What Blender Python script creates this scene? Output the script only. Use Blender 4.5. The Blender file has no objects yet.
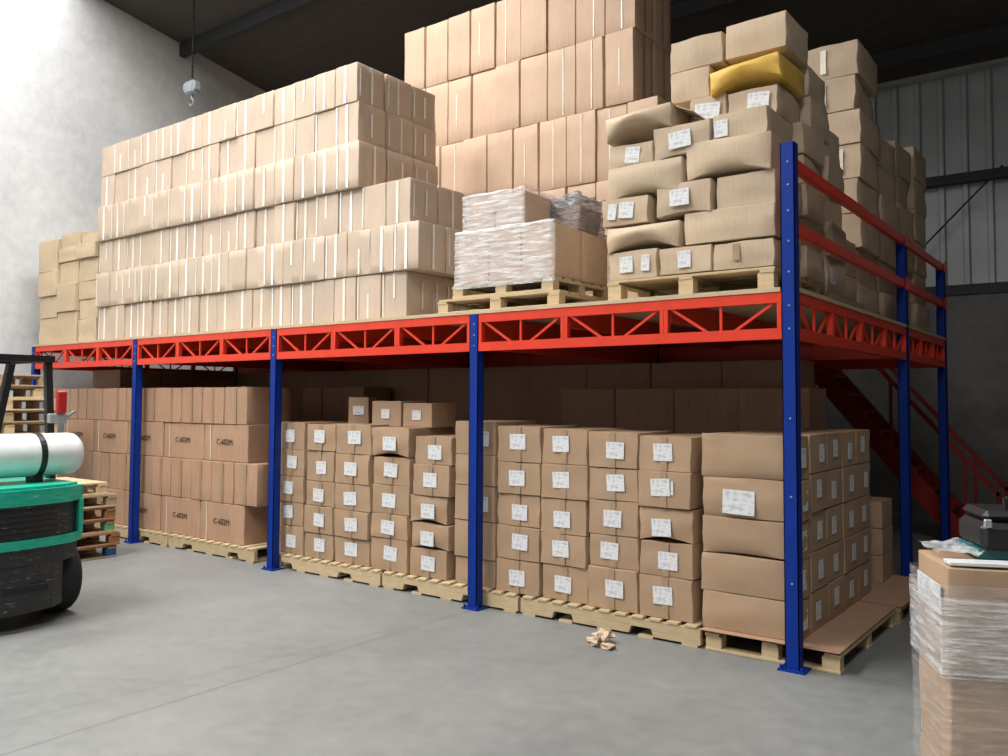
import bpy, bmesh, math, random
from mathutils import Vector, Matrix, noise

SC = bpy.context.scene
COL = SC.collection
RND = random.Random(7)

# ------------------------------------------------------------------ camera (solved from the photograph)
FPX, CXP, CYP = 846.86, 504.0, 361.5
CAM = Vector((1.79984, -5.46069, 1.7))
CR = Vector((0.80030236, 0.59957419, 0.00518835))
CU = Vector((0.02409531, -0.04080571, 0.99887652))
CF = Vector((-0.5991123, 0.79927823, 0.04710383))

def ray(u, v): return CF + CR * ((u - CXP) / FPX) + CU * ((CYP - v) / FPX)
def at_y(u, v, y):
    d = ray(u, v); return CAM + d * ((y - CAM.y) / d.y)
def at_x(u, v, x):
    d = ray(u, v); return CAM + d * ((x - CAM.x) / d.x)
def at_z(u, v, z):
    d = ray(u, v); return CAM + d * ((z - CAM.z) / d.z)

cd = bpy.data.cameras.new('camera'); cam = bpy.data.objects.new('camera', cd); COL.objects.link(cam)
cd.sensor_width = 36; cd.lens = FPX / 1008 * 36; cd.shift_y = -(378 - CYP) / 1008
cam.matrix_world = Matrix(((CR.x, CU.x, -CF.x, CAM.x), (CR.y, CU.y, -CF.y, CAM.y), (CR.z, CU.z, -CF.z, CAM.z), (0, 0, 0, 1)))
cd.clip_end = 200
SC.camera = cam
vs = SC.view_settings
vs.view_transform = 'Standard'; vs.look = 'None'; vs.gamma = 1; vs.use_curve_mapping = False; vs.exposure = 0.0

# ------------------------------------------------------------------ materials
def lin(r, g, b):
    f = lambda c: (c / 255 / 12.92) if c / 255 <= .04045 else ((c / 255 + .055) / 1.055) ** 2.4
    return (f(r), f(g), f(b), 1)

class NT:
    def __init__(s, name):
        s.m = bpy.data.materials.new(name); s.m.use_nodes = True
        s.t = s.m.node_tree; s.b = s.t.nodes['Principled BSDF']; s.out = s.t.nodes['Material Output']
    def n(s, typ, **kw):
        nd = s.t.nodes.new(typ)
        for k, v in kw.items():
            if k.startswith('i_'):
                key = k[2:]; key = int(key) if key.isdigit() else key.replace('_', ' ')
                nd.inputs[key].default_value = v
            else: setattr(nd, k, v)
        return nd
    def l(s, a, b): s.t.links.new(a, b)
    def ramp(s, fac, stops):
        r = s.n('ShaderNodeValToRGB'); e = r.color_ramp.elements
        while len(e) < len(stops): e.new(.5)
        for el, (p, c) in zip(e, stops): el.position = p; el.color = c
        s.l(fac, r.inputs['Fac']); return r.outputs['Color']
    def mix(s, fac, a, b, mode='MIX'):
        m = s.n('ShaderNodeMix', data_type='RGBA', blend_type=mode)
        for sock, v in ((m.inputs[0], fac), (m.inputs[6], a), (m.inputs[7], b)):
            if hasattr(v, 'default_value'): s.l(v, sock)
            else: sock.default_value = v
        return m.outputs[2]
    def coord(s, kind='Object'): return s.n('ShaderNodeTexCoord').outputs[kind]
    def mapping(s, vec, scale=(1, 1, 1), rot=(0, 0, 0)):
        m = s.n('ShaderNodeMapping'); m.inputs['Scale'].default_value = scale; m.inputs['Rotation'].default_value = rot
        s.l(vec, m.inputs['Vector']); return m.outputs['Vector']
    def noise(s, vec, scale, detail=3, rough=.5):
        t = s.n('ShaderNodeTexNoise', i_Scale=scale, i_Detail=detail, i_Roughness=rough); s.l(vec, t.inputs['Vector']); return t.outputs['Fac']
    def bump(s, h, strength=.2, dist=.01):
        b = s.n('ShaderNodeBump', i_Strength=strength, i_Distance=dist); s.l(h, b.inputs['Height']); s.l(b.outputs['Normal'], s.b.inputs['Normal'])

def shade(c, k): return (min(1, c[0] * k), min(1, c[1] * k), min(1, c[2] * k), 1)

def m_plain(name, c, rough=.6, metal=0, var=.12, scale=9, spec=.4, bump=0):
    t = NT(name); v = t.noise(t.coord(), scale)
    t.l(t.ramp(v, [(.3, shade(c, 1 - var)), (.7, shade(c, 1 + var))]), t.b.inputs['Base Color'])
    t.b.inputs['Roughness'].default_value = rough; t.b.inputs['Metallic'].default_value = metal
    t.b.inputs['Specular IOR Level'].default_value = spec
    if bump: t.bump(t.noise(t.coord(), scale * 6), bump, .004)
    return t.m

def m_card(name, c, var=.09, streak=.05):
    t = NT(name); co = t.coord()
    rnd = t.n('ShaderNodeObjectInfo').outputs['Random']
    big = t.noise(t.n('ShaderNodeNewGeometry').outputs['Position'], 3.1, 3)
    base = t.ramp(rnd, [(0, shade(c, 1 - var)), (.5, c), (1, (min(1, c[0] * (1 + var)), c[1] * (1 + var * .8), c[2] * (1 + var * .6), 1))])
    a = t.mix(.5, base, t.ramp(big, [(.3, shade(c, .86)), (.7, shade(c, 1.12))]))
    st = t.noise(t.mapping(co, (38, 38, 1.5)), 3, 2)
    a = t.mix(1.0, a, t.ramp(st, [(.25, (1 - streak * 2, 1 - streak * 2, 1 - streak * 2, 1)), (.6, (1, 1, 1, 1))]), 'MULTIPLY')
    t.l(a, t.b.inputs['Base Color']); t.b.inputs['Roughness'].default_value = .62
    t.b.inputs['Specular IOR Level'].default_value = .3
    t.bump(t.noise(co, 14, 3), .25, .006)
    return t.m

M = {}
M['card_pale'] = m_card('pale cardboard', (.58, .455, .35, 1))
M['card_back'] = m_card('warm cardboard', (.60, .42, .295, 1))
M['card_mess'] = m_card('kraft cardboard', (.56, .43, .30, 1), .12)
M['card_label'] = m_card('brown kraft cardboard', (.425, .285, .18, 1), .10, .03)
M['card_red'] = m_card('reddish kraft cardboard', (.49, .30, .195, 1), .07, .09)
M['card_yel'] = m_card('straw cardboard', (.58, .45, .30, 1), .08)
M['yellow'] = m_plain('yellow sacking', (.72, .45, .09, 1), .6, bump=.3)
M['tape'] = m_plain('clear packing tape', (.80, .73, .62, 1), .22, spec=.6)
M['tape_white'] = m_plain('white glossy tape', (.88, .84, .77, 1), .2, spec=.7)
M['tape_dull'] = m_plain('brown packing tape', (.38, .26, .16, 1), .25, spec=.6)
M['ink'] = m_plain('black stencil ink', (.075, .042, .028, 1), .8)
M['red'] = m_plain('red powder coat', (.72, .045, .016, 1), .38, var=.06)
M['blue'] = m_plain('blue powder coat', (.003, .030, .25, 1), .5, var=.08, spec=.2)
M['steel'] = m_plain('zinc steel', (.55, .56, .58, 1), .4, .7)
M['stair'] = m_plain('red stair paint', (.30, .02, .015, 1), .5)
M['black'] = m_plain('black plastic', (.012, .012, .014, 1), .45)
M['rubber'] = m_plain('tyre rubber', (.014, .014, .015, 1), .8, bump=.3)
M['iron'] = m_plain('black scuffed iron', (.022, .024, .026, 1), .5, var=.4, scale=5)
M['grey'] = m_plain('grey paint', (.30, .31, .32, 1), .5)
M['tankwhite'] = m_plain('white cylinder paint', (.72, .75, .75, 1), .35, var=.06)
M['lamp_red'] = m_plain('red lens', (.42, .02, .02, 1), .3)
M['teal'] = m_plain('teal plastic', (.03, .16, .18, 1), .5)
M['hoistgrey'] = m_plain('pale grey enamel', (.34, .38, .42, 1), .45)
M['greenpaint'] = m_plain('green pallet paint', (.12, .36, .16, 1), .7)
M['bluepaint'] = m_plain('blue pallet paint', (.02, .12, .33, 1), .7)

def m_wood(name, c):
    t = NT(name); co = t.coord(); rnd = t.n('ShaderNodeObjectInfo').outputs['Random']
    g = t.noise(t.mapping(co, (2, 14, 14)), 4, 4)
    a = t.ramp(g, [(.25, shade(c, .72)), (.5, c), (.8, shade(c, 1.18))])
    a = t.mix(.35, a, t.ramp(rnd, [(0, shade(c, .75)), (1, shade(c, 1.15))]))
    t.l(a, t.b.inputs['Base Color']); t.b.inputs['Roughness'].default_value = .75; t.bump(g, .2, .004); return t.m
M['wood'] = m_wood('pale pine', (.58, .44, .26, 1))
M['wood_old'] = m_wood('weathered pine', (.40, .29, .18, 1))
M['wood_brown'] = m_wood('brown stained pine', (.27, .12, .05, 1))
M['ply'] = m_wood('plywood deck', (.60, .46, .29, 1))

def m_paper():
    t = NT('printed white paper'); co = t.coord('Generated')
    g = t.noise(t.mapping(co, (5, 5, 6)), .9, 2); rnd = t.n('ShaderNodeObjectInfo').outputs['Random']
    a = t.ramp(g, [(.30, lin(178, 182, 192)), (.52, lin(222, 222, 222)), (.8, lin(230, 230, 228))])
    t.l(a, t.b.inputs['Base Color']); t.b.inputs['Roughness'].default_value = .5; return t.m
M['paper'] = m_paper()

def m_green():
    t = NT('green truck paint with scratches'); co = t.coord()
    g = t.noise(t.mapping(co, (3, 3, 16)), 3, 5, .7)
    a = t.ramp(g, [(.30, lin(5, 155, 126)), (.62, lin(35, 185, 158)), (.72, lin(150, 215, 200))])
    t.l(a, t.b.inputs['Base Color']); t.b.inputs['Roughness'].default_value = .32; return t.m
M['green'] = m_green()

def m_scuff():
    t = NT('black ballast iron with scratches'); co = t.coord()
    g = t.noise(t.mapping(co, (4, 5, 22)), 2.5, 6, .75)
    a = t.ramp(g, [(.56, (.02, .022, .024, 1)), (.62, (.05, .055, .055, 1)), (.68, (.42, .44, .42, 1))])
    t.l(a, t.b.inputs['Base Color']); t.b.inputs['Roughness'].default_value = .5; return t.m
M['scuff'] = m_scuff()

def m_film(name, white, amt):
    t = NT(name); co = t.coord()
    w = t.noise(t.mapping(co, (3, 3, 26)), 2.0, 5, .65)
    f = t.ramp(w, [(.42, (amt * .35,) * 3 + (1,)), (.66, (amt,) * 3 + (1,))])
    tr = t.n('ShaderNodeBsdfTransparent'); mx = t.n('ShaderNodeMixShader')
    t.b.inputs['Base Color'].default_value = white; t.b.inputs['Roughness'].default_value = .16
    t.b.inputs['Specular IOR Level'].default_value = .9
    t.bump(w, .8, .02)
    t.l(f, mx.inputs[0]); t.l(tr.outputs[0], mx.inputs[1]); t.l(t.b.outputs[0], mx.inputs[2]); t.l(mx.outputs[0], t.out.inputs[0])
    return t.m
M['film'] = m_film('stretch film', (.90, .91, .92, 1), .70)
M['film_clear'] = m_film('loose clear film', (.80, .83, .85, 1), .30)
M['film_low_sheen'] = m_film('stretch film with little painted sheen', (.8, .8, .8, 1), .16)  # for the right-hand faces: less of the painted sheen than the front
M['film_dark'] = m_film('smoky film', (.25, .28, .34, 1), .9)

def m_floor():
    t = NT('worn grey concrete floor'); co = t.coord()
    a = t.noise(t.mapping(co, (1, 1, 1)), .55, 5, .6); b = t.noise(co, 9, 6, .7)
    c = t.ramp(a, [(.30, (.155, .158, .153, 1)), (.50, (.225, .228, .219, 1)), (.72, (.30, .301, .29, 1))])
    c = t.mix(.4, c, t.ramp(b, [(.25, (.15, .153, .148, 1)), (.6, (.23, .233, .225, 1)), (.85, (.31, .31, .30, 1))]))
    # a shallow saw-cut joint and a hairline crack in the slab
    sep = t.n('ShaderNodeSeparateXYZ'); t.l(co, sep.inputs[0])
    def line(p, q, w, dark, c, wob):
        nx, ny = -(q.y - p.y), q.x - p.x; L = math.hypot(nx, ny); nx /= L; ny /= L; k = nx * p.x + ny * p.y
        m1 = t.n('ShaderNodeMath', operation='MULTIPLY', i_1=nx); t.l(sep.outputs[0], m1.inputs[0])
        m2 = t.n('ShaderNodeMath', operation='MULTIPLY_ADD', i_1=ny); t.l(sep.outputs[1], m2.inputs[0]); t.l(m1.outputs[0], m2.inputs[2])
        m4 = t.n('ShaderNodeMath', operation='MULTIPLY_ADD', i_1=wob); t.l(t.noise(co, 2.5), m4.inputs[0]); t.l(m2.outputs[0], m4.inputs[2])
        m3 = t.n('ShaderNodeMath', operation='COMPARE', i_1=k + wob * .5, i_2=w); t.l(m4.outputs[0], m3.inputs[0])
        f = t.n('ShaderNodeMath', operation='MULTIPLY', i_1=dark); t.l(m3.outputs[0], f.inputs[0])
        return t.mix(f.outputs[0], c, (.13, .13, .13, 1))
    c = line(at_z(325, 655, 0), at_z(458, 614, 0), .012, .5, c, .04)
    c = line(at_z(300, 652, 0), at_z(450, 616, 0), .02, .18, c, .12)
    t.l(c, t.b.inputs['Base Color'])
    r = t.ramp(b, [(.3, (.42,) * 3 + (1,)), (.7, (.6,) * 3 + (1,))]); t.l(r, t.b.inputs['Roughness']); t.b.inputs['Specular IOR Level'].default_value = .3
    t.bump(b, .12, .004); return t.m

def m_plaster(name, lo, hi, sc=.6):
    t = NT(name); co = t.coord()
    a = t.noise(co, sc, 5, .62); b = t.noise(co, 7, 6, .7)
    c = t.mix(.4, t.ramp(a, [(.3, lo), (.68, hi)]), t.ramp(b, [(.25, lo), (.75, hi)]))
    t.l(c, t.b.inputs['Base Color']); t.b.inputs['Roughness'].default_value = .9; t.bump(b, .3, .01); return t.m
M['plaster'] = m_plaster('grey rendered wall', (.46, .47, .48, 1), (.84, .84, .835, 1))
M['concrete'] = m_plaster('dark cast concrete', (.09, .085, .08, 1), (.20, .19, .18, 1), .9)
M['cladding'] = m_plain('grey steel cladding', (.46, .48, .49, 1), .5, .2, var=.1, scale=2)
M['roof'] = m_plain('dark roof sheet', (.07, .06, .055, 1), .8)
M['purlin'] = m_plain('dark steel purlin', (.03, .03, .032, 1), .6)
M['floor'] = m_floor()

# ------------------------------------------------------------------ mesh helpers
class MB:
    """collects simple solids into one mesh"""
    def __init__(s): s.bm = bmesh.new()
    def box(s, x0, x1, y0, y1, z0, z1, bev=0, mat=None, cuts=0):
        r = bmesh.ops.create_cube(s.bm, size=1); vs_ = r['verts']
        for v in vs_:
            v.co = Vector(((x0 + x1) / 2 + v.co.x * (x1 - x0), (y0 + y1) / 2 + v.co.y * (y1 - y0), (z0 + z1) / 2 + v.co.z * (z1 - z0)))
        if bev:
            es = list({e for v in vs_ for e in v.link_edges}); vs_ = bmesh.ops.bevel(s.bm, geom=es, offset=bev, segments=1, affect='EDGES')['verts']
        if mat is not None:
            for v in set(vs_): v.co = mat @ v.co
        return s
    def bar(s, p, q, w, h=None):
        """rectangular bar from p to q"""
        p, q = Vector(p), Vector(q); d = q - p; L = d.length; h = h or w
        r = d.to_track_quat('Z', 'Y').to_matrix().to_4x4(); r.translation = (p + q) / 2
        for v in bmesh.ops.create_cube(s.bm, size=1)['verts']: v.co = r @ Vector((v.co.x * w, v.co.y * h, v.co.z * L))
        return s
    def rod(s, p, q, r, seg=12, r2=None):
        p, q = Vector(p), Vector(q); d = q - p
        m = d.to_track_quat('Z', 'Y').to_matrix().to_4x4(); m.translation = (p + q) / 2
        bmesh.ops.create_cone(s.bm, cap_ends=True, segments=seg, radius1=r, radius2=r if r2 is None else r2, depth=d.length, matrix=m); return s
    def lathe(s, prof, origin, axis='Z', seg=32):
        """prof: (radius, height) pairs, closed at both ends"""
        rings = []
        for (r, h) in prof:
            ring = []
            for k in range(seg):
                a = 2 * math.pi * k / seg; c, n = r * math.cos(a), r * math.sin(a)
                co = {'Z': (c, n, h), 'Y': (c, h, n), 'X': (h, c, n)}[axis]
                ring.append(s.bm.verts.new(Vector(co) + Vector(origin)))
            rings.append(ring)
        for a, b in zip(rings, rings[1:]):
            for k in range(seg): s.bm.faces.new((a[k], a[(k + 1) % seg], b[(k + 1) % seg], b[k]))
        s.bm.faces.new(rings[0]); s.bm.faces.new(rings[-1][::-1]); return s
    def prism(s, pts, y0, y1, plane='XZ'):
        f = (lambda a, b, c: (a, c, b)) if plane == 'XZ' else (lambda a, b, c: (c, a, b)) if plane == 'YZ' else (lambda a, b, c: (a, b, c))
        A = [s.bm.verts.new(f(a, b, y0)) for a, b in pts]; B = [s.bm.verts.new(f(a, b, y1)) for a, b in pts]
        s.bm.faces.new(A); s.bm.faces.new(B[::-1])
        for k in range(len(pts)): j = (k + 1) % len(pts); s.bm.faces.new((A[k], B[k], B[j], A[j]))
        return s
    def mesh(s, name, mat, smooth=None):
        bmesh.ops.recalc_face_normals(s.bm, faces=s.bm.faces[:])
        me = bpy.data.meshes.new(name); s.bm.to_mesh(me); s.bm.free(); me.materials.append(mat)
        if smooth:
            me.polygons.foreach_set('use_smooth', [True] * len(me.polygons)); me.set_sharp_from_angle(angle=math.radians(smooth))
        return me

def link(name, me, parent=None, loc=(0, 0, 0), rz=0):
    o = bpy.data.objects.new(name, me); COL.objects.link(o); o.location = loc; o.rotation_euler = (0, 0, rz)
    if parent: o.parent = parent
    return o
def part(name, mb, mat, parent, loc=(0, 0, 0), smooth=None, label=None):
    o = link(name, mb.mesh(name, mat, smooth), parent, loc)
    if label: o['label'] = label
    return o
def tag(o, label, cat, group=None):
    o['label'] = label; o['category'] = cat
    if group: o['group'] = group
    return o
def thing(name, label, cat, loc=(0, 0, 0), rz=0, group=None):
    return tag(link(name, None, None, loc, rz), label, cat, group)
def struct(name, mb, mat, smooth=None):
    o = link(name, mb.mesh(name, mat, smooth)); o['kind'] = 'structure'; return o
ORD = ['', 'first', 'second', 'third', 'fourth', 'fifth', 'sixth', 'seventh', 'eighth', 'ninth', 'tenth', 'eleventh', 'twelfth', 'thirteenth',
       'fourteenth', 'fifteenth', 'sixteenth', 'seventeenth', 'eighteenth', 'nineteenth', 'twentieth']

# ------------------------------------------------------------------ cartons
def carton_mesh(w, d, h, mat, seed=0, rough=.004, arch=0, bulge=.004, cuts=5):
    """a cardboard carton: origin at the middle of its base; soft edges, dented faces, flap seam on top; arch = a front wall that sags out and lifts along its lower edge"""
    bm = bmesh.new(); bmesh.ops.create_cube(bm, size=1)
    bmesh.ops.bevel(bm, geom=bm.edges[:], offset=.012, segments=1, affect='EDGES')
    bmesh.ops.subdivide_edges(bm, edges=[e for e in bm.edges if e.calc_length() > .5], cuts=cuts, use_grid_fill=True)
    for v in bm.verts:
        x, y, z = v.co.x, v.co.y, v.co.z
        cx, cy, cz = max(0, 1 - (2 * x) ** 2), max(0, 1 - (2 * y) ** 2), max(0, 1 - (2 * z) ** 2)
        n = noise.noise_vector(Vector((x * 2.1 + seed * 3.7, y * 2.1 + seed, z * 2.1 - seed * 1.3)))
        p = Vector((x * w, y * d, (z + .5) * h))
        side = Vector((math.copysign(1, x) * cy * cz if abs(x) > .49 else 0, math.copysign(1, y) * cx * cz if abs(y) > .49 else 0, 0))
        p += side * bulge + Vector((n.x, n.y, n.z * (.8 if z > 0 else 0))) * rough
        if arch and y < 0:
            p.z += arch * h * (1 - (2 * x) ** 2) * max(0, .5 - z) * (.5 - y) * (1 + .3 * n.x)
            p.y -= arch * .12 * cx * cz
        v.co = p
    me = bpy.data.meshes.new('carton'); bm.to_mesh(me); bm.free(); me.materials.append(mat)
    me.polygons.foreach_set('use_smooth', [True] * len(me.polygons)); me.set_sharp_from_angle(angle=math.radians(40))
    return me

def carton(me, loc, rz, label, group, cat='box', tilt=0, name='carton'):
    o = link(name, me, None, loc, rz); o.rotation_euler = (0, tilt, rz)
    return tag(o, label, cat, group)

def front_bulge(arch, x, z, w, h): return arch * .12 * (1 - (2 * x / w) ** 2) * (1 - (2 * z / h - 1) ** 2) * 1.15
_pl = {}
def plate(kind, w, h):
    """paper or tape stuck on a face: a thin sheet in the XZ plane, its middle at the origin"""
    k = (kind, round(w, 3), round(h, 3))
    if k not in _pl: _pl[k] = MB().box(-w / 2, w / 2, -.0012, .0012, -h / 2, h / 2).mesh(kind, M[kind])
    return _pl[k]
def stick(o, name, kind, w, h, x, y, z, rz=0, ry=0):
    c = link(name, plate(kind, w, h), o, (x, y, z), rz); c.rotation_euler = (0, ry, rz); return c

# ------------------------------------------------------------------ the building
BACK, LEFT, RIGHT, FRONT = 8.5, -11.0, 9.0, -13.0
g1 = at_y(960, 291, BACK).z; g2 = at_y(968, 177, BACK).z; ev = at_y(930, 75, BACK).z
ROOF = lambda y: ev + .17 * (BACK - y)
struct('floor', MB().box(LEFT - .3, RIGHT + .3, FRONT - 8, BACK + .3, -.2, 0), M['floor'])
mb = MB(); mb.prism([(FRONT - .3, -.01), (BACK + .3, -.01), (BACK + .3, ROOF(BACK) + .2), (FRONT - .3, ROOF(FRONT) + .2)], LEFT - .3, LEFT, 'YZ'); struct('wall_left', mb, M['plaster'])
mb = MB(); mb.prism([(FRONT - .3, -.01), (BACK + .3, -.01), (BACK + .3, ROOF(BACK) + .2), (FRONT - .3, ROOF(FRONT) + .2)], RIGHT, RIGHT + .3, 'YZ'); struct('wall_right', mb, M['concrete'])
struct('wall_back', MB().box(LEFT, RIGHT, BACK, BACK + .3, -.01, g1), M['concrete'])
# ribbed steel cladding above the concrete
bm = bmesh.new(); prof = []; x = LEFT
while x < RIGHT:
    prof += [(x, .16), (x + .20, .16), (x + .225, .12), (x + .275, .12), (x + .30, .16)]; x += .32
row = [[bm.verts.new((px, BACK + py, z)) for px, py in prof] for z in (g1 - .02, ev + .25)]
for k in range(len(prof) - 1): bm.faces.new((row[0][k], row[0][k + 1], row[1][k + 1], row[1][k]))
mb = MB(); mb.bm.free(); mb.bm = bm; o = struct('wall_back_cladding', mb, M['cladding'])
sm = o.modifiers.new('sheet', 'SOLIDIFY'); sm.thickness = .01
struct('trim_1', MB().box(LEFT, RIGHT, BACK - .03, BACK + .10, g1 - .06, g1 + .09), M['purlin'])
struct('trim_2', MB().box(LEFT, RIGHT, BACK - .03, BACK + .10, g2 - .07, g2 + .07), M['purlin'])
struct('trim_3', MB().box(LEFT, RIGHT, BACK - .06, BACK + .10, ev - .05, ev + .10), M['cladding'])
p, q = at_y(1003, 165, BACK - .02), at_y(930, 240, BACK - .02)
struct('trim_4', MB().rod(p, p + (q - p) * 1.6, .014, 8), M['purlin'])
# roof with unseen strips left open for light, some added as fill, on purlins
mb = MB()
def slab(x0, x1, y0, y1, t=.12):
    mb.prism([(y0, ROOF(y0)), (y1, ROOF(y1)), (y1, ROOF(y1) + t), (y0, ROOF(y0) + t)], x0, x1, 'YZ')
SKY = [(-10.8, -8.8), (-6.4, -4.0), (1.6, 4.0)]; SY0, SY1 = -11.0, -4.0; TY0, TY1 = -2.4, .6  # right strip and rear band are unseen, added to brighten flank and end wall
slab(LEFT - .3, RIGHT + .3, TY1, BACK + .3); slab(LEFT - .3, RIGHT + .3, SY1, TY0); slab(LEFT - .3, RIGHT + .3, FRONT - .3, SY0)
xs = [LEFT - .3] + [v for a in SKY for v in a] + [RIGHT + .3]
for k in range(0, len(xs), 2): slab(xs[k], xs[k + 1], SY0, SY1); slab(xs[k], xs[k + 1], TY0, TY1)
struct('ceiling', mb, M['roof'])
for k, y in enumerate((-6.5, -3.5, -.5, 2.5, 5.2, 7.6)):
    struct('trim_%d' % (5 + k), MB().box(LEFT, RIGHT, y - .05, y + .05, ROOF(y) - .22, ROOF(y) - .01), M['purlin'])
# front wall behind the camera with the loading door standing open
DX0, DX1, DZ = -10.5, -4.5, 5.6
mb = MB().box(LEFT, DX0, FRONT - .3, FRONT, -.01, ROOF(FRONT)).box(DX1, RIGHT, FRONT - .3, FRONT, -.01, ROOF(FRONT)).box(DX0, DX1, FRONT - .3, FRONT, DZ, ROOF(FRONT))
struct('wall_front', mb, M['concrete'])

# ------------------------------------------------------------------ mezzanine
BAY, ZT, ZB, Y1, Y2 = 2.6123, 2.425, 2.115, 3.331, 5.336
XL = -4 * BAY - .05
mz = thing('mezzanine_platform', 'red and blue steel mezzanine platform loaded with cartons above and below', 'mezzanine')
part('deck', MB().box(XL, -.052, .0, Y2 + .08, ZT, ZT + .028).box(-.0521, .045, .09, Y2 + .08, ZT, ZT + .028), M['ply'], mz)
def post(x, y, top, bolts=False):
    a, b = .045, .042
    m = MB()
    # lipped open channel: web towards the aisle, two flanges, two lips
    m.box(x - a, x + a, y - b, y - b + .006, .01, top).box(x - a, x - a + .006, y - b, y + b, .01, top).box(x + a - .006, x + a, y - b, y + b, .01, top)
    m.box(x - a, x - a + .025, y + b - .006, y + b, .01, top).box(x + a - .025, x + a, y + b - .006, y + b, .01, top)
    p_ = part('post', m, M['blue'], mz)
    bp = MB().box(x - .085, x + .085, y - .075, y + .085, 0, .012)
    for sx in (-.065, .065): bp.rod((x + sx, y - .055, .012), (x + sx, y - .055, .035), .011, 6)
    part('base_plate', bp, M['blue'], p_)
    if bolts:
        for z in bolts: part('bolt', MB().rod((x + .005, y - b - .005, z), (x + .005, y - b, z), .007, 8), M['grey'], p_)
PX = [.0] + [-k * BAY for k in range(1, 5)]
PY0 = .045
for k, x in enumerate(PX):
    post(x, PY0, 3.40 if k == 0 else ZT - .001, (.55, 1.1, 1.6, 2.18, 2.33, 2.55, 2.75, 2.95, 3.12, 3.27) if k == 0 else (2.16, 2.25, 2.34))
    post(x, Y1, 3.29 if k == 0 else ZT - .002)
    post(x, Y2, 3.29 if k == 0 else ZT - .002)
def truss(p, q, n, flip=0):
    """a lattice beam between two posts: p, q give its ends at mid depth; n panels of \\|/ bracing"""
    p, q = Vector(p), Vector(q); d = (q - p).normalized(); L = (q - p).length; s = Vector((-d.y, d.x, 0))
    ang = math.atan2(d.y, d.x); R = Matrix.Translation(p) @ Matrix.Rotation(ang, 4, 'Z')
    m = MB(); H = ZT - ZB; c = .072
    m.box(0, L, -.022, .022, H - c, H, mat=R).box(0, L, -.022, .022, 0, c, mat=R)
    pw = L / n
    for k in range(n):
        for u in ((k * pw, k * pw + .032), ((k + 1) * pw - .032, (k + 1) * pw)): m.box(u[0] + .0015, u[1] - .0015, -.022, .022, c - .002, H - c + .002, mat=R)
    t = part('truss_beam', m, M['red'], mz, (0, 0, ZB))
    for k in range(n):
        u0, u1 = k * pw + .05, (k + 1) * pw - .05; um = (u0 + u1) / 2
        for a, b in (((u0, H - c), (um - .10, c)), ((um, H - c), (um, c)), ((u1, H - c), (um + .10, c))):
            part('brace_bar', MB().bar(R @ Vector((a[0], 0, a[1] + .004)), R @ Vector((b[0], 0, b[1] - .004)), .018, .018), M['red'], t)
for k in range(4): truss((PX[k + 1] + .047, .03, 0), (PX[k] - .047, .03, 0), 3)
truss((.015, PY0 + .045, 0), (.015, Y1 - .045, 0), 4); truss((.015, Y1 + .045, 0), (.015, Y2 - .045, 0), 3)
truss((XL + .05, PY0 + .045, 0), (XL + .05, Y1 - .045, 0), 4)
for k in range(1, 4): # cross beams on the post lines and joists between
    part('cross_beam', MB().box(-k * BAY - .03, -k * BAY + .03, .09, Y2, ZB + .02, ZT - .01), M['red'], mz)
for k in range(12):
    if k % 3: x = -k * BAY / 3; part('joist', MB().box(x - .022, x + .022, .06, Y2, ZT - .15, ZT - .001), M['red'], mz)
part('cross_beam', MB().box(XL, 0, Y1 - .03, Y1 + .03, ZB + .02, ZB + .2), M['red'], mz)
part('cross_beam', MB().box(XL, 0, Y2 - .03, Y2 + .03, ZB, ZT - .001), M['red'], mz)
zr1 = at_x(797, 163, 0).z; zr2 = at_x(797, 225, 0).z
for z in (zr1, zr2):
    for ya, yb in ((PY0 + .045, Y1 - .045), (Y1 + .045, Y2 + .04)):
        part('guard_rail', MB().box(-.01, .035, ya, yb, z - .085, z, .006), M['red'], mz)
for z in (zr1, zr2):
    for y in (Y1, Y2): part('rail_bracket', MB().box(.045, .053, y - .06, y + .06, z - .10, z + .02), M['red'], mz)
DECK = ZT + .028

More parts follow.
